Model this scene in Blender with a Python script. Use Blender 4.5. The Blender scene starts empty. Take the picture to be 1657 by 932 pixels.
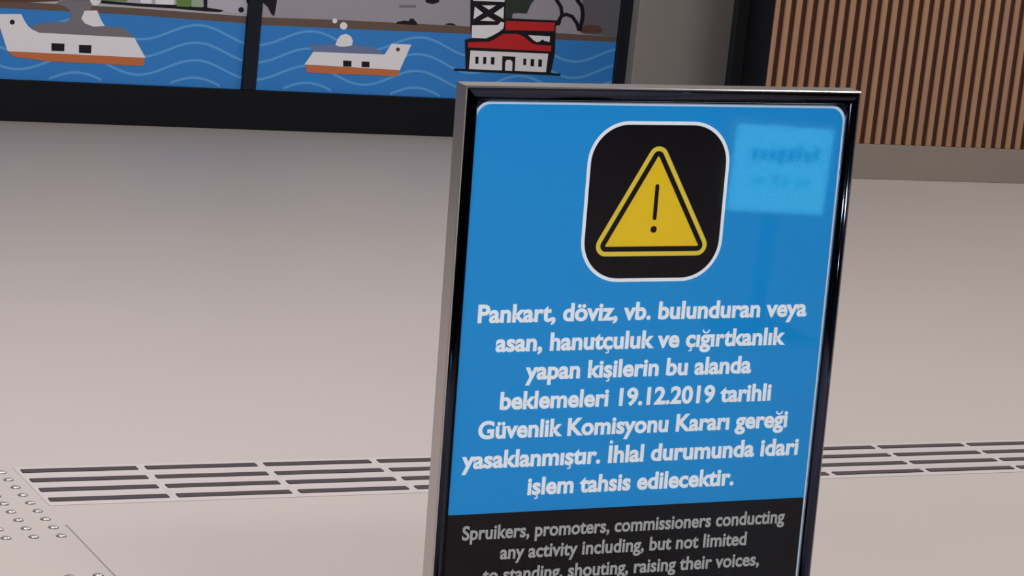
import bpy, bmesh, math, random
from mathutils import Vector, Matrix
C = bpy.context.scene.collection
SC = bpy.context.scene
R = math.radians
random.seed(4)

# ---------------------------------------------------------------- camera
cam_d = bpy.data.cameras.new('camera'); cam = bpy.data.objects.new('camera', cam_d); C.objects.link(cam)
fwd = Vector((0.451892, 0.871373, -0.191056)); rgt = Vector((0.892058, -0.440173, 0.102372)); upv = Vector((-0.005107, 0.216694, 0.976226))
M = Matrix((rgt, upv, -fwd)).transposed().to_4x4(); M.translation = (0, 0, 1.65)
cam.matrix_world = M
cam_d.sensor_width = 36; cam_d.lens = 36 * 4096.7 / 1657; cam_d.clip_start = 0.05; cam_d.clip_end = 200
SC.camera = cam
# ---------------------------------------------------------------- world, lights, exposure
SC.view_settings.view_transform = 'Standard'; SC.view_settings.look = 'None'
SC.view_settings.gamma = 1; SC.view_settings.use_curve_mapping = False
SC.view_settings.exposure = 0.0
w = bpy.data.worlds.new('world'); SC.world = w; w.use_nodes = True
w.node_tree.nodes['Background'].inputs[0].default_value = (0.75, 0.72, 0.74, 1)
w.node_tree.nodes['Background'].inputs[1].default_value = 0.0
CEIL = 4.4
LAMPS = [(-2.0, -5.0), (-3.0, -1.0), (1.5, -1.0), (-2.0, 2.6), (1.0, 5.6), (5.0, 5.6), (9.5, 5.6), (4.0, 8.4), (8.5, 8.4)]  # unseen lamps, added and placed to set floor, wall and poster brightness
LAMP_W = [135, 165, 250, 30, 168, 100, 62, 25, 85]
for (x, y), pw in zip(LAMPS, LAMP_W):
    d = bpy.data.lights.new('added_ceiling_light', 'AREA'); d.shape = 'RECTANGLE'; d.size = 1.2; d.size_y = 0.6
    d.energy = pw; d.color = (1.0, 0.955, 0.93)
    o = bpy.data.objects.new('added_ceiling_light', d); C.objects.link(o); o.location = (x, y, CEIL - 0.07)

# ---------------------------------------------------------------- materials
def mat(name, col, rough=0.5, metal=0.0, coat=0.0, spec=0.5, noise=0.0, nscale=8.0, bump=0.0, emit=0.0):
    m = bpy.data.materials.new(name); m.use_nodes = True
    nt = m.node_tree; b = nt.nodes['Principled BSDF']
    b.inputs['Base Color'].default_value = (*col, 1); b.inputs['Roughness'].default_value = rough
    b.inputs['Metallic'].default_value = metal; b.inputs['Coat Weight'].default_value = coat
    b.inputs['Specular IOR Level'].default_value = spec
    if emit:
        b.inputs['Emission Color'].default_value = (*col, 1); b.inputs['Emission Strength'].default_value = emit
    if noise or bump:
        tc = nt.nodes.new('ShaderNodeTexCoord'); n = nt.nodes.new('ShaderNodeTexNoise')
        n.inputs['Scale'].default_value = nscale; n.inputs['Detail'].default_value = 4
        nt.links.new(tc.outputs['Object'], n.inputs['Vector'])
        if noise:
            mx = nt.nodes.new('ShaderNodeMix'); mx.data_type = 'RGBA'
            mx.inputs[6].default_value = (*[c * (1 - noise) for c in col], 1)
            mx.inputs[7].default_value = (*[min(1, c * (1 + noise)) for c in col], 1)
            nt.links.new(n.outputs['Fac'], mx.inputs[0]); nt.links.new(mx.outputs[2], b.inputs['Base Color'])
        if bump:
            bp = nt.nodes.new('ShaderNodeBump'); bp.inputs['Strength'].default_value = bump; bp.inputs['Distance'].default_value = 0.01
            nt.links.new(n.outputs['Fac'], bp.inputs['Height']); nt.links.new(bp.outputs[0], b.inputs['Normal'])
    return m
def srgb(r, g, b):
    return tuple(((v / 255) / 12.92 if v / 255 <= 0.04045 else ((v / 255 + 0.055) / 1.055) ** 2.4) for v in (r, g, b))
MT = {}
MT['floor'] = mat('pale_terrazzo', (0.437, 0.397, 0.385), 0.42, spec=0.3, noise=0.035, nscale=1.3)
MT['groove'] = mat('floor_joint', (0.30, 0.275, 0.265), 0.8)
MT['strip_rubber'] = mat('strip_black', (0.038, 0.032, 0.036), 0.6, noise=0.3, nscale=30)
MT['strip_edge'] = mat('strip_bedding', (0.485, 0.445, 0.45), 0.42, spec=0.3)
MT['steel'] = mat('stud_steel', (0.78, 0.76, 0.76), 0.3, metal=0.9)
MT['stud_ring'] = mat('stud_ring', (0.13, 0.12, 0.12), 0.5, metal=0.3)
MT['chrome'] = mat('chrome', (0.042, 0.047, 0.072), 0.08, metal=1.0)  # near-black base colour stands in for dark surroundings mirrored in the chrome
MT['edge_metal'] = mat('brushed_edge_metal', (0.54, 0.51, 0.50), 0.30, metal=1.0)
MT['plinth'] = mat('dark_plinth', srgb(15, 15, 22), 0.55, spec=0.2)
MT['post'] = mat('dark_post', srgb(20, 26, 38), 0.45, spec=0.3)
MT['black_metal'] = mat('black_metal', srgb(18, 20, 24), 0.5, spec=0.3)
MT['grey_panel'] = mat('grey_panel', (0.31, 0.29, 0.275), 0.6, noise=0.03, nscale=3)
MT['base_taupe'] = mat('taupe_baseboard', (0.26, 0.225, 0.195), 0.5, noise=0.06, nscale=4)
MT['backing'] = mat('slat_backing', srgb(66, 32, 14), 0.9)
MT['hall_dark'] = mat('hall_dark', (0.045, 0.047, 0.06), 0.8)
MT['hall_wall'] = mat('hall_wall', (0.10, 0.10, 0.11), 0.8)
MT['lamp_body'] = mat('lamp_body', (0.6, 0.6, 0.6), 0.5)
MT['lamp_diffuser'] = mat('lamp_diffuser', (1, 0.96, 0.93), 0.5, emit=3.0)
def wood(i):
    base = [(0.36, 0.205, 0.12), (0.345, 0.195, 0.125), (0.37, 0.215, 0.12), (0.35, 0.19, 0.115)][i]
    m = bpy.data.materials.new('oak_slat_%s' % 'abcd'[i]); m.use_nodes = True
    nt = m.node_tree; b = nt.nodes['Principled BSDF']; b.inputs['Roughness'].default_value = 0.55
    tc = nt.nodes.new('ShaderNodeTexCoord'); mp = nt.nodes.new('ShaderNodeMapping'); mp.inputs['Scale'].default_value = (60, 60, 2.5)
    mp.inputs['Location'].default_value = (i * 3.1, i, i * 7)
    n = nt.nodes.new('ShaderNodeTexNoise'); n.inputs['Scale'].default_value = 1.0; n.inputs['Detail'].default_value = 5
    mx = nt.nodes.new('ShaderNodeMix'); mx.data_type = 'RGBA'
    mx.inputs[6].default_value = (*[c * 0.8 for c in base], 1); mx.inputs[7].default_value = (*[c * 1.2 for c in base], 1)
    nt.links.new(tc.outputs['Object'], mp.inputs[0]); nt.links.new(mp.outputs[0], n.inputs[0])
    nt.links.new(n.outputs['Fac'], mx.inputs[0]); nt.links.new(mx.outputs[2], b.inputs['Base Color'])
    return m
WOOD = [wood(i) for i in range(4)]
# mural inks (flat print colours)
INK = dict(sea=(0.036, 0.235, 0.66), wave=(0.12, 0.38, 0.78), ground=(0.14, 0.095, 0.075), pale_sky=(0.48, 0.47, 0.55),
           sky=(0.35, 0.335, 0.385), ferry_white=(0.84, 0.83, 0.88), ferry_orange=(0.58, 0.17, 0.06), ink=(0.008, 0.007, 0.012),
           smoke_grey=(0.20, 0.185, 0.21), smoke_blue=(0.16, 0.21, 0.38), leaf_green=(0.13, 0.26, 0.06), leaf_light=(0.34, 0.43, 0.33),
           roof_brown=(0.12, 0.055, 0.035), roof_red=(0.56, 0.022, 0.026), tree_dark=(0.03, 0.042, 0.035), dusk_grey=(0.13, 0.13, 0.145))
for k, v in INK.items(): MT['mural_' + k] = mat('mural_' + k, v, 0.5, spec=0.3)
# poster inks
P_INK = dict(blue=(0.012, 0.29, 0.72), black=(0.004, 0.003, 0.006), navy=(0.006, 0.010, 0.03), white=(0.86, 0.93, 1.0), grey_white=(0.42, 0.43, 0.45),
             line=(0.58, 0.74, 0.92), yellow=(0.78, 0.56, 0.02), yellow_pale=(0.76, 0.61, 0.06))
for k, v in P_INK.items(): MT['poster_' + k] = mat('poster_' + k, v, 0.7, spec=0.02)
def clear_sheet():
    m = bpy.data.materials.new('clear_acrylic'); m.use_nodes = True; nt = m.node_tree
    nt.nodes.remove(nt.nodes['Principled BSDF']); out = nt.nodes['Material Output']
    t = nt.nodes.new('ShaderNodeBsdfTransparent'); g = nt.nodes.new('ShaderNodeBsdfGlossy'); g.inputs['Roughness'].default_value = 0.03
    f = nt.nodes.new('ShaderNodeFresnel'); f.inputs['IOR'].default_value = 1.24
    mx = nt.nodes.new('ShaderNodeMixShader')
    nt.links.new(f.outputs[0], mx.inputs[0]); nt.links.new(t.outputs[0], mx.inputs[1]); nt.links.new(g.outputs[0], mx.inputs[2])
    nt.links.new(mx.outputs[0], out.inputs[0]); return m
MT['clear'] = clear_sheet()

# ---------------------------------------------------------------- helpers
def link(name, me, m, parent=None, kind=None):
    o = bpy.data.objects.new(name, me); C.objects.link(o)
    if m is not None and not me.materials: me.materials.append(m)
    if parent is not None: o.parent = parent
    if kind: o['kind'] = kind
    return o
def mesh(name, vs, fs):
    me = bpy.data.meshes.new(name); me.from_pydata([tuple(v) for v in vs], [], fs); me.update(); return me
def box_data(x0, x1, y0, y1, z0, z1, bev=0.0, segs=1):
    bm = bmesh.new(); bmesh.ops.create_cube(bm, size=1)
    for v in bm.verts:
        v.co = Vector(((x0 + x1) / 2 + v.co.x * (x1 - x0), (y0 + y1) / 2 + v.co.y * (y1 - y0), (z0 + z1) / 2 + v.co.z * (z1 - z0)))
    if bev: bmesh.ops.bevel(bm, geom=list(bm.edges), offset=bev, segments=segs, affect='EDGES', profile=0.6)
    me = bpy.data.meshes.new('box'); bm.to_mesh(me); bm.free(); return me
def box(name, x0, x1, y0, y1, z0, z1, m, parent=None, bev=0.0, kind=None, segs=1):
    return link(name, box_data(x0, x1, y0, y1, z0, z1, bev, segs), m, parent, kind)
def empty(name, loc, label=None, cat=None, group=None, rz=0):
    o = bpy.data.objects.new(name, None); C.objects.link(o); o.location = loc; o.rotation_euler = (0, 0, rz)
    o.empty_display_size = 0.1
    return tag(o, label, cat, group)
def tag(o, label=None, cat=None, group=None, kind=None):
    if label: o['label'] = label
    if cat: o['category'] = cat
    if group: o['group'] = group
    if kind: o['kind'] = kind
    return o
def plate(pts, y, t=0.0002):
    """flat print: polygon in the x-z plane, its front at depth y (towards -y), t thick"""
    bm = bmesh.new(); vs = [bm.verts.new((p[0], y, p[1])) for p in pts]
    f = bm.faces.new(vs); r = bmesh.ops.extrude_face_region(bm, geom=[f])
    for v in [g for g in r['geom'] if isinstance(g, bmesh.types.BMVert)]: v.co.y += t
    bmesh.ops.recalc_face_normals(bm, faces=bm.faces)
    bmesh.ops.triangulate(bm, faces=[f for f in bm.faces if len(f.verts) > 4])
    me = bpy.data.meshes.new('print'); bm.to_mesh(me); bm.free(); return me
def clip(pts, x0, x1, z0, z1):
    def cut(P, ins, inter):
        out = []
        for i in range(len(P)):
            a, b = P[i - 1], P[i]
            if ins(b):
                if not ins(a): out.append(inter(a, b))
                out.append(b)
            elif ins(a): out.append(inter(a, b))
        return out
    def at(ax, v):
        def f(a, b):
            t = (v - a[ax]) / (b[ax] - a[ax]); return (a[0] + (b[0] - a[0]) * t, a[1] + (b[1] - a[1]) * t)
        return f
    P = [tuple(p) for p in pts]
    for ax, v, s in ((0, x0, 1), (0, x1, -1), (1, z0, 1), (1, z1, -1)):
        P = cut(P, lambda p: s * (p[ax] - v) >= 0, at(ax, v))
        if not P: return P
    return P

# ---------------------------------------------------------------- the room shell
YL, YR = 10.94, 10.031           # mural wall plane, slatted wall plane
XS = 6.415                       # left end of the slatted wall
def make_floor():
    sx, sy, g = 1.6206, 5.10, 0.0024
    x0, x1, y0, y1, d = -9, 17, -8, 11.3, 0.0015
    vs = [(x0, y0, 0), (sx - g, y0, 0), (sx - g, sy, 0), (sx + g, sy, 0), (sx + g, y0, 0), (x1, y0, 0), (x1, y1, 0), (x0, y1, 0)]
    gv = [(sx - g, y0, -d), (sx - g, sy, -d), (sx + g, sy, -d), (sx + g, y0, -d)]
    bt = [(x0, y0, -.1), (x1, y0, -.1), (x1, y1, -.1), (x0, y1, -.1)]
    V = vs + gv + bt
    V += [(x0, sy, 0), (x1, sy, 0)]   # 16, 17
    F = [(0, 1, 2, 16), (3, 4, 5, 17), (16, 2, 3, 17, 6, 7), (8, 11, 10, 9), (1, 8, 9, 2), (2, 9, 10, 3), (3, 10, 11, 4),
         (12, 15, 14, 13)]
    me = mesh('floor', V, F); me.materials.append(MT['floor']); me.materials.append(MT['groove'])
    for i in (3, 4, 5, 6): me.polygons[i].material_index = 1
    return link('floor', me, None, kind='structure')
floor = make_floor()
box('ceiling', -9, 17, -8, 11.3, CEIL, CEIL + 0.1, MT['hall_dark'], kind='structure')
box('wall_front', -9, 17, -8.1, -8, 0, CEIL, MT['hall_wall'], kind='structure')
box('wall_left', -9.1, -9, -8, 11.3, 0, CEIL, MT['hall_wall'], kind='structure')
box('wall_right', 17, 17.1, -8, 11.3, 0, CEIL, MT['hall_wall'], kind='structure')
box('wall_back', -9, 17, 11.06, 11.3, 0, CEIL, MT['grey_panel'], kind='structure')

ceil = bpy.data.objects['ceiling']
for x, y in LAMPS:
    o = box('added_lamp_housing', x - .64, x + .64, y - .34, y + .34, CEIL - 0.06, CEIL, MT['lamp_body'], ceil)  # invented housings for the added, unseen lamps
bpy.context.view_layer.update()

# ---------------------------------------------------------------- mural wall
TOP = 2.45
pl = box('baseboard_back', -3.2, 6.171, YL - 0.025, YL + 0.115, 0, 0.183, MT['plinth'], kind='structure', bev=0.002)
posts = [(-1.56, -1.492), (0.33, 0.398), (2.213, 2.281), (4.161, 4.229), (6.108, 6.171)]
for i, (a, b) in enumerate(posts):
    box('trim_%d' % (i + 1), a, b, YL - 0.02, YL + 0.115, 0.1835, TOP, MT['post'], kind='structure', bev=0.003)
box('trim_6', -3.2, 6.171, YL - 0.02, YL + 0.115, TOP + 0.0005, TOP + 0.12, MT['post'], kind='structure', bev=0.003)
BR = [(-3, .53, .495), (3.0, .527, .497), (3.6, .530, .499), (4.15, .522, .489), (4.23, .521, .4855), (4.6, .529, .489), (5.28, .534, .498), (5.78, .526, .494), (6.2, .524, .50)]
def gz(x, k):
    for a, b in zip(BR, BR[1:]):
        if a[0] <= x <= b[0]:
            t = (x - a[0]) / (b[0] - a[0]); return a[k] * (1 - t) + b[k] * t
    return BR[-1][k]
def wave(x0, x1, zc, w=0.011):
    n = max(4, int((x1 - x0) / 0.02)); top, bot = [], []
    for i in range(n + 1):
        x = x0 + (x1 - x0) * i / n
        ph = 2 * math.pi * (x - 3.935) / 0.556
        z = zc + 0.039 * math.cos(ph); s = -0.039 * 2 * math.pi / 0.556 * math.sin(ph)
        q = w / 2 * math.sqrt(1 + s * s)
        top.append((x, z + q)); bot.append((x, z - q))
    return top, bot
ART = [
  ('ferry',1,3,'ferry_white',[[2.9838,0.4685],[3.1065,0.4752],[3.1231,0.4472],[3.1415,0.4233],[3.1636,0.4079],[3.1939,0.397],[3.6331,0.3962],[3.6927,0.308],[3.0567,0.3082],[3.0168,0.4086]]),
  ('ferry',1,3,'ferry_orange',[[3.0576,0.3083],[3.6919,0.3071],[3.6823,0.2714],[3.6164,0.2705],[3.2364,0.2722],[3.0834,0.2859]]),
  ('ferry',1,4,'ink',[[3.2521,0.3534],[3.3117,0.3542],[3.3132,0.32],[3.2545,0.3189]]),
  ('ferry',1,4,'ink',[[3.3783,0.352],[3.4363,0.3532],[3.4368,0.3163],[3.3808,0.3161]]),
  ('ferry',1,4,'ink',[[3.0805,0.4379],[3.0797,0.433],[3.0768,0.429],[3.0724,0.4266],[3.0674,0.4264],[3.0627,0.4283],[3.0594,0.432],[3.0579,0.4367],[3.0587,0.4416],[3.0616,0.4456],[3.066,0.448],[3.071,0.4483],[3.0756,0.4464],[3.079,0.4427]]),
  ('smoke',1,2,'smoke_grey',[[3.1458,0.4215],[3.2161,0.4438],[3.3262,0.4517],[3.3313,0.4998],[3.3001,0.5189],[3.2611,0.5291],[3.2853,0.5471],[3.4216,0.5548],[3.4246,0.5133],[3.3827,0.4985],[3.3854,0.4611],[3.4036,0.4474],[3.5818,0.4378],[3.6331,0.3962],[3.1982,0.3964]]),
  ('smoke',1,3,'ferry_white',[[3.393,0.5053],[3.4507,0.5105],[3.4685,0.4739],[3.4903,0.4423],[3.4388,0.4367],[3.3992,0.4493],[3.3806,0.4692]]),
  ('smoke',1,3,'ferry_white',[[3.4078,0.5665],[3.4678,0.5699],[3.4651,0.5489],[3.4531,0.5357],[3.4363,0.5306],[3.4203,0.5422]]),
  ('street',1,2,'ink',[[3.3121,0.5569],[3.3128,0.5466],[3.6591,0.5388],[3.8001,0.539],[3.952,0.5338],[4.0329,0.5348],[4.0503,0.5434],[3.9504,0.5528],[3.8032,0.5553],[3.6581,0.5514],[3.4406,0.5559]]),
  ('street',1,3,'ferry_white',[[3.6448,0.6094],[3.6972,0.6125],[3.7018,0.5538],[3.6491,0.5542]]),
  ('street',1,3,'ferry_white',[[3.7147,0.6135],[3.8047,0.6187],[3.8077,0.5547],[3.7194,0.5531]]),
  ('street',1,3,'leaf_green',[[3.8149,0.6024],[3.8879,0.6066],[3.8919,0.5581],[3.8792,0.5489],[3.8214,0.5487]]),
  ('street',1,3,'leaf_light',[[3.8901,0.6068],[3.9368,0.6095],[3.9416,0.5511],[3.8902,0.5508]]),
  ('street',1,4,'ink',[[3.9354,0.6688],[3.9585,0.6701],[3.9667,0.5465],[3.951,0.5465]]),
  ('street',1,3,'leaf_green',[[3.4388,0.5808],[3.5853,0.5892],[3.5877,0.5579],[3.4406,0.5559]]),
  ('street',1,2,'pale_sky',[[3.955,0.7123],[4.1569,0.7247],[4.1737,0.533],[4.0739,0.5319],[4.0414,0.5408],[3.9685,0.5517]]),
  ('street',1,4,'ink',[[4.1449,0.5507],[4.144,0.5451],[4.1406,0.5404],[4.1354,0.5377],[4.1293,0.5373],[4.1237,0.5395],[4.1195,0.5438],[4.1177,0.5492],[4.1186,0.5549],[4.1219,0.5595],[4.1272,0.5623],[4.1332,0.5626],[4.1389,0.5605],[4.143,0.5562]]),
  ('street',1,4,'ink',[[4.1417,0.6384],[4.187,0.641],[4.1934,0.5684],[4.1704,0.5715],[4.1556,0.5835]]),
  ('street',1,2,'roof_brown',[[2.9247,0.5512],[3.2751,0.5713],[3.2771,0.5425],[3.1344,0.5282],[2.9265,0.5227]]),
  ('dock',2,3,'ink',[[4.2204,0.6258],[4.3025,0.6305],[4.3018,0.5874],[4.2955,0.5301],[4.2809,0.5388],[4.2622,0.568],[4.2325,0.5921]]),
  ('ferry',2,3,'ferry_white',[[4.5047,0.3744],[4.8678,0.3783],[4.8989,0.432],[5.0007,0.4317],[4.9539,0.3082],[4.4656,0.3131]]),
  ('ferry',2,3,'ferry_orange',[[4.4712,0.3118],[4.9539,0.3082],[4.9439,0.2785],[4.4825,0.2755]]),
  ('ferry',2,4,'ink',[[4.6585,0.3411],[4.7009,0.3408],[4.7037,0.3127],[4.6613,0.3123]]),
  ('ferry',2,4,'ink',[[4.7531,0.3402],[4.7933,0.3406],[4.7959,0.3139],[4.7557,0.3136]]),
  ('ferry',2,4,'roof_brown',[[4.9446,0.4066],[4.9439,0.4023],[4.9414,0.3988],[4.9373,0.3968],[4.9326,0.3965],[4.9282,0.3982],[4.925,0.4014],[4.9235,0.4056],[4.9241,0.4098],[4.9267,0.4133],[4.9307,0.4154],[4.9354,0.4156],[4.9398,0.4139],[4.9431,0.4107]]),
  ('smoke',2,2,'smoke_blue',[[4.4785,0.4026],[4.6118,0.4127],[4.707,0.4174],[4.804,0.411],[4.8717,0.38],[4.5047,0.3744]]),
  ('smoke',2,3,'ferry_white',[[4.6118,0.4127],[4.6212,0.439],[4.6352,0.4581],[4.6622,0.4669],[4.6873,0.4556],[4.6998,0.434],[4.6954,0.4131],[4.6602,0.4055],[4.6284,0.4054]]),
  ('smoke',2,3,'ferry_white',[[4.6642,0.5038],[4.6631,0.4961],[4.6584,0.4897],[4.6511,0.4859],[4.6426,0.4855],[4.6347,0.4885],[4.6288,0.4943],[4.6262,0.5019],[4.6274,0.5096],[4.632,0.516],[4.6393,0.5198],[4.6478,0.5202],[4.6557,0.5172],[4.6616,0.5114]]),
  ('smoke',2,3,'ferry_white',[[4.6113,0.5246],[4.6106,0.5195],[4.6075,0.5152],[4.6026,0.5127],[4.597,0.5124],[4.5917,0.5144],[4.5879,0.5183],[4.5861,0.5233],[4.5869,0.5284],[4.59,0.5326],[4.5948,0.5352],[4.6004,0.5355],[4.6057,0.5335],[4.6096,0.5296]]),
  ('hills',2,3,'ink',[[4.9135,0.5265],[4.9167,0.5356],[4.9523,0.5449],[4.9753,0.5424],[4.9837,0.5555],[5.0001,0.5549],[5.0228,0.5337],[5.0193,0.5276]]),
  ('hills',2,3,'ink',[[5.1664,0.536],[5.1822,0.5436],[5.2028,0.5447],[5.2286,0.5355]]),
  ('hills',2,3,'ink',[[5.0461,0.6617],[5.1277,0.6663],[5.1223,0.6399],[5.0904,0.6306],[5.057,0.6362]]),
  ('hills',2,3,'smoke_grey',[[4.9206,0.616],[5.0055,0.6207],[5.0066,0.6103],[4.9216,0.6056]]),
  ('tower',2,3,'ink',[[5.2371,0.3288],[5.2992,0.3286],[5.818,0.3291],[5.8146,0.3175],[5.7596,0.3185],[5.2384,0.3176]]),
  ('tower',2,3,'ink',[[5.2857,0.4218],[5.7727,0.4282],[5.7605,0.3228],[5.3002,0.3195]]),
  ('tower',2,4,'ferry_white',[[5.3146,0.419],[5.7361,0.4235],[5.7341,0.3327],[5.3162,0.3294]]),
  ('tower',2,5,'ink',[[5.3444,0.3912],[5.3615,0.3912],[5.3635,0.3566],[5.3469,0.3567]]),
  ('tower',2,5,'ink',[[5.386,0.3919],[5.4031,0.3919],[5.4051,0.3576],[5.3884,0.3577]]),
  ('tower',2,5,'ink',[[5.4276,0.393],[5.4471,0.3931],[5.4493,0.3571],[5.4303,0.3571]]),
  ('tower',2,5,'ink',[[5.603,0.3936],[5.6195,0.3935],[5.6212,0.362],[5.6052,0.3621]]),
  ('tower',2,5,'ink',[[5.6431,0.3934],[5.6629,0.3934],[5.6651,0.3584],[5.6457,0.3584]]),
  ('tower',2,5,'ink',[[5.6856,0.3932],[5.7055,0.3933],[5.7079,0.3574],[5.6884,0.3574]]),
  ('tower',2,5,'ink',[[5.4883,0.4001],[5.5593,0.4009],[5.5632,0.3269],[5.4942,0.328]]),
  ('tower',2,6,'ferry_white',[[5.5102,0.3304],[5.5065,0.3715],[5.5136,0.3832],[5.5345,0.3841],[5.5461,0.3733],[5.5487,0.3304]]),
  ('tower',2,3,'ink',[[5.2792,0.4694],[5.3128,0.4773],[5.3016,0.537],[5.2852,0.6851],[5.4742,0.696],[5.4837,0.584],[5.7703,0.5875],[5.7896,0.5856],[5.7845,0.5685],[5.7616,0.5609],[5.7727,0.4282],[5.2859,0.4206]]),
  ('tower',2,4,'roof_red',[[5.2987,0.4587],[5.411,0.4667],[5.4374,0.4793],[5.4807,0.5078],[5.5597,0.5118],[5.5939,0.4997],[5.6398,0.4696],[5.6783,0.4639],[5.7485,0.4639],[5.7495,0.4352],[5.3001,0.4338]]),
  ('tower',2,4,'roof_red',[[5.4874,0.5717],[5.755,0.5766],[5.7553,0.5344],[5.56,0.5295],[5.4908,0.5259]]),
  ('tower',2,4,'ferry_white',[[5.6165,0.508],[5.7355,0.5089],[5.7369,0.4815],[5.709,0.4844],[5.6962,0.4922],[5.6834,0.481],[5.6673,0.4768],[5.6474,0.4855]]),
  ('tower',2,4,'ferry_white',[[5.3094,0.5407],[5.448,0.5496],[5.4624,0.5662],[5.4803,0.5609],[5.4778,0.5336],[5.4565,0.5158],[5.4173,0.4929],[5.3908,0.4812],[5.3138,0.4802]]),
  ('tower',2,4,'ferry_white',[[5.3525,0.6384],[5.4259,0.6425],[5.3915,0.6198]]),
  ('tower',2,4,'ferry_white',[[5.3142,0.6309],[5.3611,0.6024],[5.314,0.57]]),
  ('tower',2,4,'ferry_white',[[5.4694,0.6395],[5.4734,0.5801],[5.4188,0.6035]]),
  ('tower',2,4,'ferry_white',[[5.35,0.5653],[5.4322,0.5663],[5.3892,0.5861]]),
  ('tower',2,4,'ferry_white',[[5.2998,0.6777],[5.4682,0.6873],[5.4702,0.6616],[5.302,0.658]]),
  ('tree',2,3,'tree_dark',[[5.4714,0.6958],[5.6311,0.705],[5.6294,0.6798],[5.6131,0.658],[5.5972,0.6131],[5.5434,0.6123],[5.5204,0.609],[5.5187,0.5838],[5.4844,0.582]]),
  ('tree',2,4,'ink',[[5.734,0.7095],[5.7426,0.6827],[5.77,0.6511],[5.7792,0.6182],[5.764,0.5863],[5.7826,0.579],[5.7991,0.6162],[5.7879,0.6581],[5.76,0.6907],[5.7532,0.7135]]),
  ('tree',2,4,'ink',[[5.8423,0.7141],[5.8558,0.688],[5.8825,0.6609],[5.8931,0.6271],[5.891,0.5865],[5.8843,0.5442],[5.9062,0.5406],[5.913,0.5839],[5.915,0.6283],[5.9019,0.6693],[5.8739,0.6983],[5.8623,0.7214]]),
  ('tree',2,4,'ink',[[5.7864,0.6008],[5.8126,0.6122],[5.8407,0.6051],[5.8683,0.5754],[5.8835,0.5435],[5.9011,0.5495],[5.8844,0.5838],[5.8514,0.6186],[5.8106,0.6289],[5.7778,0.6161]]),
  ('hills',2,2,'dusk_grey',[[5.8903,0.7199],[6.106,0.7323],[6.1324,0.5246],[5.9183,0.5309]]),
  ('hills',2,3,'roof_brown',[[5.9028,0.5536],[5.9219,0.5725],[5.9536,0.5775],[6.0025,0.5739],[6.0237,0.555],[6.0124,0.5378],[5.9051,0.5347]]),
]
LBL = {2: 'blue sea mural panel with a large white and orange ferry, left of dark post',
       3: 'sea mural panel with small ferry and red roofed tower, right of dark post',
       0: 'plain blue sea mural panel far beyond the left edge of the photo', 1: 'blue sea mural panel just beyond the left edge of the photo'}
PARTN = {'ferry': 'printed_ferry', 'smoke': 'printed_smoke', 'street': 'printed_street', 'dock': 'printed_dock', 'hills': 'printed_skyline', 'tower': 'printed_tower', 'tree': 'printed_tree'}
SUBN = {'ferry_white': 'white_shape', 'ferry_orange': 'orange_hull', 'ink': 'black_shape', 'roof_red': 'red_roof'}
def prism_plate(x0, x1, ztop, zbot, y):
    """strip between two height profiles"""
    n = max(2, int((x1 - x0) / 0.05)); P = []
    for i in range(n + 1):
        x = x0 + (x1 - x0) * i / n; P.append((x, ztop(x)))
    for i in range(n, -1, -1):
        x = x0 + (x1 - x0) * i / n; P.append((x, zbot(x)))
    return plate(P, y)
for k in range(4):
    a, b = posts[k][1], posts[k + 1][0]
    t = empty('mural_panel', ((a + b) / 2, YL, 0.1835), LBL[k], 'mural', 'mural panels along the back wall')
    def put(name, me, m, par=None):
        o = link(name, me, m, par if par is not None else t)
        if par is None: me.transform(Matrix.Translation((-(a + b) / 2, -YL, -0.1835)))
        else: me.transform(Matrix.Translation((-(a + b) / 2, -YL, -0.1835)))
        return o
    e = 0.0006
    put('board', box_data(a + e, b - e, YL, YL + 0.05, 0.1838, TOP - e), MT['mural_pale_sky' if k < 3 else 'mural_sky'])
    put('sea', prism_plate(a + e, b - e, lambda x: gz(x, 2) + .004, lambda x: 0.184, YL - 0.0004), MT['mural_sea'])
    put('shore', prism_plate(a + e, b - e, lambda x: gz(x, 1), lambda x: gz(x, 2), YL - 0.0006), MT['mural_ground'])
    for q in range(5):
        zc = 0.430 - q * 0.0805
        top, bot = wave(a + e, b - e, zc)
        segs = []; cur = []
        P = clip(top + bot[::-1], a + e, b - e, 0.1842, 0.60)
        # the lowest waves are cut into crests by the panel's lower edge
        run = []
        for (tp, bt) in zip(top, bot):
            if bt[1] > 0.1845: run.append((tp, bt))
            else:
                if len(run) > 1: segs.append(run)
                run = []
        if len(run) > 1: segs.append(run)
        for s in segs:
            put('wave_line', plate([p[0] for p in s] + [p[1] for p in s][::-1], YL - 0.0008), MT['mural_wave'])
    pn = {2: 1, 3: 2}.get(k)
    if pn:
        tops = {}
        for idx, (g, pnl, lay, col, pts) in enumerate(ART):
            if pnl != pn: continue
            P = clip(pts, a + e, b - e, 0.1845, TOP - 0.01)
            if len(P) < 3: continue
            y = YL - 0.0008 - 0.0004 * lay - 0.00001 * (idx % 7)
            me = plate(P, y)
            if g not in tops: tops[g] = put(PARTN[g], me, MT['mural_' + col])
            else: put(SUBN.get(col, 'printed_shape'), me, MT['mural_' + col], tops[g])

# grey column beside the mural
box('wall_column', 6.1725, 6.92, YL - 0.08, 11.055, 0, CEIL, MT['grey_panel'], kind='structure', bev=0.004, segs=2)
# black metal portal post left of the slatted wall
box('trim_7', 6.345, XS - 0.001, 10.232, 10.272, 0, 3.0, MT['black_metal'], kind='structure', bev=0.003)

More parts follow.
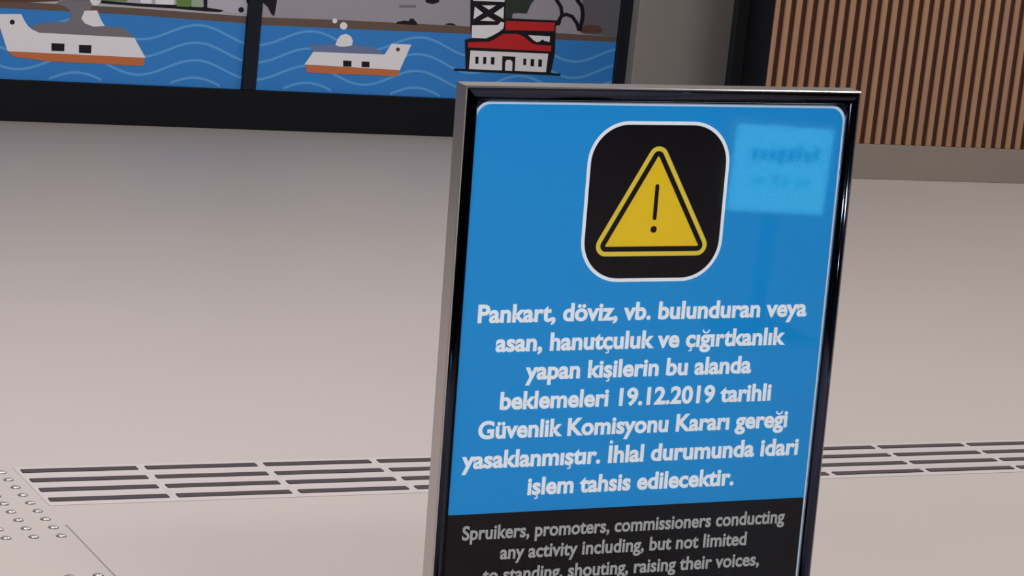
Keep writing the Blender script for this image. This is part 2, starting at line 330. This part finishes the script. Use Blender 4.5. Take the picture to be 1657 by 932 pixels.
# ---------------------------------------------------------------- slatted wall
sw = box('wall_slatted', XS + 0.0065, 10.5, YR + 0.012, YR + 0.24, 0, 3.0, MT['backing'], kind='structure')
sb = box('baseboard_slatted', XS + 0.0065, 10.5, YR - 0.002, YR + 0.0115, 0, 0.1705, MT['base_taupe'], kind='structure', bev=0.002)
GP, G0, SW = 0.0602, 7.008, 0.0305
n0 = math.ceil((XS + 0.02 - G0) / GP)
sl_meshes = []
for wm in WOOD:
    me = box_data(-SW / 2, SW / 2, -0.002, 0.0115, 0.171, 2.98, 0.0025, 1); me.materials.append(wm); sl_meshes.append(me)
k = n0 - 1
while True:
    xc = G0 + GP * (k + 0.5)
    if xc - SW / 2 < XS + .0: k += 1; continue
    if xc + SW / 2 > 10.49: break
    o = link('slat', random.choice(sl_meshes), None, sw); o.location = (xc, YR, 0)
    k += 1
# dark return at the left end of the slatted wall
box('trim_8', XS, XS + 0.006, YR - 0.004, YR + 0.24, 0.0, 3.0, MT['black_metal'], kind='structure')

# ---------------------------------------------------------------- tactile strips and studs
SX, SY, PER, RS, SL = 1.6355, 5.507, 0.29995, 0.0759, 0.279
ORD = ['first', 'second', 'third', 'fourth', 'fifth']
ROWN = ['farthest row', 'second farthest row', 'second nearest row', 'nearest row']
me_in = box_data(0, SL, -0.0122, 0.0122, 0.0012, 0.0042, 0.0011)
me_ed = box_data(-0.0103, SL + 0.0103, -0.0374, 0.0374, 0.0002, 0.0012, 0.0003)
me_in.materials.append(MT['strip_rubber']); me_ed.materials.append(MT['strip_edge'])
last = 11
for r in range(4):
    for k in range(0, last):
        if k < 4: lab = 'black floor strip left of sign, %s from left in %s' % (ORD[k], ROWN[r])
        elif k < 7: lab = 'black floor strip hidden behind sign, %s from left in %s' % (ORD[k - 4], ROWN[r])
        else: lab = 'black floor strip right of sign, %s from sign in %s' % (ORD[k - 7], ROWN[r])
        t = empty('tactile_strip', (SX + k * PER, SY - r * RS, 0), lab, 'floor strip', 'tactile guide strips in the pale floor')
        link('edging', me_ed, None, t); link('insert', me_in, None, t)
def stud_mesh(prof, n=20):
    bm = bmesh.new(); rings = []
    for rr, z in prof:
        rings.append([bm.verts.new((rr * math.cos(2 * math.pi * i / n), rr * math.sin(2 * math.pi * i / n), z)) for i in range(n)])
    for a, b in zip(rings, rings[1:]):
        for i in range(n): bm.faces.new((a[i], a[(i + 1) % n], b[(i + 1) % n], b[i]))
    bm.faces.new(rings[-1]); bm.faces.new(rings[0][::-1])
    for f in bm.faces: f.smooth = True
    me = bpy.data.meshes.new('stud'); bm.to_mesh(me); bm.free(); return me
me_cap = stud_mesh([(0.0100, 0.0002), (0.0097, 0.0022), (0.0082, 0.0034), (0.005, 0.0040), (0.002, 0.0042)])
me_rng = stud_mesh([(0.0118, 0.0001), (0.0118, 0.0006), (0.0112, 0.0009)])
me_cap.materials.append(MT['steel']); me_rng.materials.append(MT['stud_ring'])
COLN = ['the column beside the strips', 'the second column', 'the third column']
ROW9 = ['farthest', 'second farthest', 'third farthest', 'fourth farthest', 'fifth farthest', 'sixth farthest', 'seventh farthest', 'eighth farthest', 'ninth farthest']
for c in range(4):
    x = 1.5885 - 0.0602 * c
    for r in range(9):
        y = 5.508 - 0.0605 * r
        lab = 'small steel stud in pale floor, %s in %s' % (ROW9[r], (COLN + ['the fourth column'])[c])
        t = empty('tactile_stud', (x, y, 0), lab, 'floor stud', 'steel tactile studs at the bottom left')
        link('ring', me_rng, None, t); link('cap', me_cap, None, t)
for c in range(2):
    for r in range(3):
        lab = 'steel stud of nearer block by floor joint, %s in %s' % (ROW9[r], COLN[c])
        t = empty('tactile_stud', (1.588 - 0.0602 * c, 4.757 - 0.0605 * r, 0), lab, 'floor stud', 'steel tactile studs at the bottom left')
        link('ring', me_rng, None, t); link('cap', me_cap, None, t)

# ---------------------------------------------------------------- the notice board on its stand
BW, BH, BD = 0.66, 0.98, 0.040
O = Vector((1.61335, 3.32297, 1.22411))
r3 = Vector((0.99571, -0.083898, 0.039016)).normalized(); n3 = Vector((-0.083152, -0.996329, -0.020363)).normalized()
u3 = n3.cross(r3) * -1; u3 = (r3.cross(-n3)).normalized()
if u3.z < 0: u3 = -u3
yb = u3.cross(r3)
BM = Matrix((r3, yb, u3)).transposed().to_4x4(); BM.translation = O
mid = O + r3 * (BW / 2) + yb * (BD / 2) - u3 * BH
sign = empty('notice_board', (mid.x, mid.y, 0), 'chrome framed notice board with blue and black poster and yellow warning triangle', 'sign', None, rz=R(-4.77))
bpy.context.view_layer.update()
LOC = sign.matrix_world.inverted() @ BM
def bpart(name, me, m, parent=None):
    o = link(name, me, m)
    o.parent = parent if parent is not None else sign
    if parent is None: o.matrix_local = LOC
    return o
prof = [(0, 0.040), (0, 0.0035), (0.0012, 0.0008), (0.0028, 0.0006), (0.0040, 0.0016), (0.0048, 0.0006), (0.0070, -0.0010), (0.0100, -0.0021),
        (0.0130, -0.0024), (0.0160, -0.0018), (0.0190, -0.0003), (0.0205, 0.0016), (0.0212, 0.0058), (0.0212, 0.040)]
corner = [(0, 0), (BW, 0), (BW, -BH), (0, -BH)]
inw = [(1, -1), (-1, -1), (-1, 1), (1, 1)]
for k in range(4):
    k2 = (k + 1) % 4; vs = []
    for cc, ii in ((corner[k], inw[k]), (corner[k2], inw[k2])):
        for s, d in prof: vs.append((cc[0] + ii[0] * s, d, cc[1] + ii[1] * s))
    n = len(prof); fs = [(i, i + 1, n + i + 1, n + i) for i in range(n - 1)] + [(n - 1, 0, n, 2 * n - 1)]
    fs += [tuple(range(n))[::-1], tuple(range(n, 2 * n))]
    me = mesh('frame_bar', vs, fs)
    bm = bmesh.new(); bm.from_mesh(me); bmesh.ops.recalc_face_normals(bm, faces=bm.faces); bm.to_mesh(me); bm.free()
    for p_ in me.polygons: p_.use_smooth = False
    for i in range(4, 11): me.polygons[i].use_smooth = True
    me.materials.append(MT['chrome']); me.materials.append(MT['edge_metal'])
    for i in (0, 1, 2): me.polygons[i].material_index = 1
    bpart('frame_bar', me, None)
e = 0.0214
bpart('back_panel', box_data(e, BW - e, 0.010, 0.036, -BH + e, -e), MT['black_metal'])
poster = bpart('poster', plate([(e, -e), (BW - e, -e), (BW - e, -BH + e), (e, -BH + e)], 0.0075, 0.002), MT['poster_navy'])
def rrect(x0, x1, z0, z1, r, n=10, corners=(1, 1, 1, 1)):
    P = []
    for (cx, cz, a0, on) in ((x1 - r, z1 - r, 0, corners[0]), (x0 + r, z1 - r, 90, corners[1]), (x0 + r, z0 + r, 180, corners[2]), (x1 - r, z0 + r, 270, corners[3])):
        if not on:
            P.append((cx + r * (1 if a0 in (0, 270) else -1), cz + r * (1 if a0 in (0, 90) else -1))); continue
        for i in range(n + 1):
            t = R(a0 + 90 * i / n); P.append((cx + r * math.cos(t), cz + r * math.sin(t)))
    return P
def pp(name, pts, m, layer):
    return bpart(name, plate(clip(pts, e, BW - e, -BH + e, -e), 0.0075 - 0.0002 * layer, 0.00019), MT['poster_' + m], poster)
pp('white_outline', rrect(0.0190, 0.6395, -BH + .018, -0.0230, 0.026), 'line', 1)
DIV = -0.6645
pp('blue_field', rrect(0.0225, 0.6355, DIV, -0.0275, 0.023, corners=(1, 1, 0, 0)), 'blue', 2)
pp('black_field', rrect(0.0205, 0.6355, -BH + .022, DIV, 0.023, corners=(0, 0, 1, 1)), 'black', 2)
pp('icon_outline', rrect(0.2065, 0.4445, -0.3010, -0.0510, 0.066, 14), 'white', 3)
pp('icon_square', rrect(0.2120, 0.4390, -0.2955, -0.0565, 0.0605, 14), 'black', 4)
def rtri(r, ap=(0.3235, -0.1060), lf=(0.2480, -0.2440), rt=(0.4020, -0.2440)):
    P = []; V = [ap, lf, rt]
    for i in range(3):
        a, b, c = V[i - 1], V[i], V[(i + 1) % 3]
        def nrm(p, q):
            d = Vector((q[0] - p[0], q[1] - p[1])).normalized(); return math.atan2(-d.x, d.y)
        a0 = nrm(a, b); a1 = nrm(b, c)
        while a1 < a0: a1 += 2 * math.pi
        for j in range(9):
            t = a0 + (a1 - a0) * j / 8; P.append((b[0] + r * math.cos(t), b[1] + r * math.sin(t)))
    return P
pp('triangle_outer', rtri(0.0165), 'yellow_pale', 5)
pp('triangle_line', rtri(0.0093), 'black', 6)
pp('triangle_inner', rtri(0.0012), 'yellow', 7)
pp('exclamation_bar', rrect(0.3222, 0.3287, -0.2040, -0.1480, 0.003, 4), 'black', 8)
pp('exclamation_dot', [(0.3255 + 0.0053 * math.cos(t * math.pi / 8), -0.2186 + 0.0055 * math.sin(t * math.pi / 8)) for t in range(16)], 'black', 8)
LINES = [("Pankart, döviz, vb. bulunduran veya", .0473, .6059, -.3605, 0), ("asan, hanutçuluk ve çığırtkanlık", .0797, .5729, -.4063, 0),
         ("yapan kişilerin bu alanda", .1317, .5172, -.4515, 0), ("beklemeleri 19.12.2019 tarihli", .0938, .5571, -.4980, 0),
         ("Güvenlik Komisyonu Kararı gereği", .0615, .5914, -.5435, 0), ("yasaklanmıştır. İhlal durumunda idari", .0382, .6161, -.5905, 0),
         ("işlem tahsis edilecektir.", .1503, .5058, -.6368, 0),
         ("Spruikers, promoters, commissioners conducting", .0478, .6043, -.7056, 1), ("any activity including, but not limited", .1131, .5390, -.7398, 1),
         ("to standing, shouting, raising their voices,", .0864, .5659, -.7760, 1)]
def text_mesh(s, kd):
    cu = bpy.data.curves.new('text_line', 'FONT'); cu.body = s
    cu.size = 0.0385 if kd == 0 else 0.0315
    cu.offset = 0.00135 if kd == 0 else 0.0008
    cu.resolution_u = 4
    to = bpy.data.objects.new('tmp_text', cu); C.objects.link(to)
    bpy.context.view_layer.update(); dg = bpy.context.evaluated_depsgraph_get()
    me = bpy.data.meshes.new_from_object(to.evaluated_get(dg)); me.name = 'text_line'
    bpy.data.objects.remove(to); bpy.data.curves.remove(cu)
    return me
def ext(s, kd):
    me = text_mesh(s, kd); xs = [v.co.x for v in me.vertices]; ys = [v.co.y for v in me.vertices]
    e_ = (min(xs), max(xs), min(ys), max(ys)); bpy.data.meshes.remove(me); return e_
def band(pts, w):
    P = [Vector(p) for p in pts]; a, b = [], []
    for i in range(len(P)):
        d = (P[min(i + 1, len(P) - 1)] - P[max(i - 1, 0)]).normalized(); n = Vector((-d.y, d.x)) * w / 2
        a.append(P[i] + n); b.append(P[i] - n)
    return a + b[::-1]
SUB = {'ş': 's', 'ğ': 'g', 'İ': 'I', 'ç': 'c'}
for s, x0, x1, zb, kd in LINES:
    plain = ''.join(SUB.get(c, c) for c in s)
    me = text_mesh(plain, kd)
    if plain != s:
        bm = bmesh.new(); bm.from_mesh(me)
        for i, ch in enumerate(s):
            if ch not in SUB: continue
            g0, g1, gb, gt = ext(SUB[ch], kd); right = ext(plain[:i + 1], kd)[1]; cx = right - (g1 - g0) / 2
            if ch in 'şç': P = band([(cx + .0002, .0006), (cx + .0004, -.0022), (cx + .0026, -.0036), (cx + .0022, -.0062), (cx - .0024, -.0070)], .0024)
            elif ch == 'ğ': P = band([(cx + .0052 * math.cos(R(t)), gt + .0078 + .0050 * math.sin(R(t))) for t in range(180, 361, 20)], .0026)
            else: P = [(cx + .0029 * math.cos(R(t)), gt + .0052 + .0029 * math.sin(R(t))) for t in range(0, 360, 30)]
            bm.faces.new([bm.verts.new((p[0], p[1], 0)) for p in P])
        bmesh.ops.triangulate(bm, faces=[f_ for f_ in bm.faces if len(f_.verts) > 4])
        bm.to_mesh(me); bm.free()
    xs = [v.co.x for v in me.vertices]; a, b = min(xs), max(xs); f = (x1 - x0) / (b - a)
    for v in me.vertices:
        x, y = v.co.x, v.co.y
        v.co = (x0 + (x - a) * f, 0.0075 - 0.0002 * 3, zb + y)
    me.materials.clear(); me.materials.append(MT['poster_white' if kd == 0 else 'poster_grey_white'])
    bpart('text_line', me, None, poster)
bpart('clear_cover', plate([(e, -e), (BW - e, -e), (BW - e, -BH + e), (e, -BH + e)], 0.0045, 0.0008), MT['clear'])
# stand: socket under the frame, upright tube and round foot
zt = mid.z
def cyl(name, r0, r1, z0, z1, m, n=40, loc=(0, 0)):
    bm = bmesh.new(); rings = []
    for rr, z in ((r0, z0), (r0, z0 + (z1 - z0) * .5), (r1, z1 - min(.003, (z1 - z0) * .2)), (r1 * .98, z1)):
        rings.append([bm.verts.new((loc[0] + rr * math.cos(2 * math.pi * i / n), loc[1] + rr * math.sin(2 * math.pi * i / n), z)) for i in range(n)])
    for a, b in zip(rings, rings[1:]):
        for i in range(n): bm.faces.new((a[i], a[(i + 1) % n], b[(i + 1) % n], b[i]))
    bm.faces.new(rings[-1]); bm.faces.new(rings[0][::-1])
    me = bpy.data.meshes.new(name); bm.to_mesh(me); bm.free()
    return link(name, me, m, sign)
cyl('foot', 0.19, 0.18, 0.0, 0.014, MT['chrome'])
cyl('pole', 0.017, 0.017, 0.014, zt + 0.001, MT['chrome'])

# ---------------------------------------------------------------- backlit sign opposite, seen mirrored in the clear cover
pr = Vector((-0.30, -0.95, 0)).normalized()
lb = empty('lightbox_sign', (3.60, 0.0, 0), 'small backlit sign seen only as a pale reflection on the blue poster', 'sign', None, rz=R(180 + 0))
MT['lightbox_face'] = mat('lightbox_face', (0.18, 0.85, 1.0), 0.5, emit=9.0)
MT['lightbox_ink'] = mat('lightbox_ink', (0.02, 0.60, 0.85), 0.6, emit=3.5)
MT['lightbox_pale_ink'] = mat('lightbox_pale_ink', (0.06, 0.75, 0.9), 0.6, emit=7.0)
box('housing', -0.165, 0.165, 0.0, 0.05, 0.365, 0.645, MT['lamp_body'], lb, 0.004)
box('light_panel', -0.155, 0.155, -0.002, -0.0002, 0.375, 0.635, MT['lightbox_face'], lb)
box('post', -0.02, 0.02, 0.01, 0.045, 0.01, 0.366, MT['black_metal'], lb)
box('foot', -0.14, 0.14, -0.08, 0.13, 0.0, 0.0102, MT['black_metal'], lb, 0.003)

for x0, x1, z0, z1 in [(-.118, -.098, .535, .58), (-.09, -.07, .53, .565), (-.062, -.046, .53, .582), (-.04, -.014, .53, .57), (-.006, .014, .522, .568), (.02, .044, .53, .565), (.05, .07, .53, .566), (.078, .102, .528, .566),
                       (-.1, -.08, .455, .485), (-.07, -.05, .45, .485), (-.03, -.012, .45, .487), (0.0, .02, .452, .487), (.05, .085, .455, .48)]:
    box('dark_marking', x0, x1, -0.0035, -0.0021, z0, z1, MT['lightbox_ink' if z0 > .5 else 'lightbox_pale_ink'], lb)
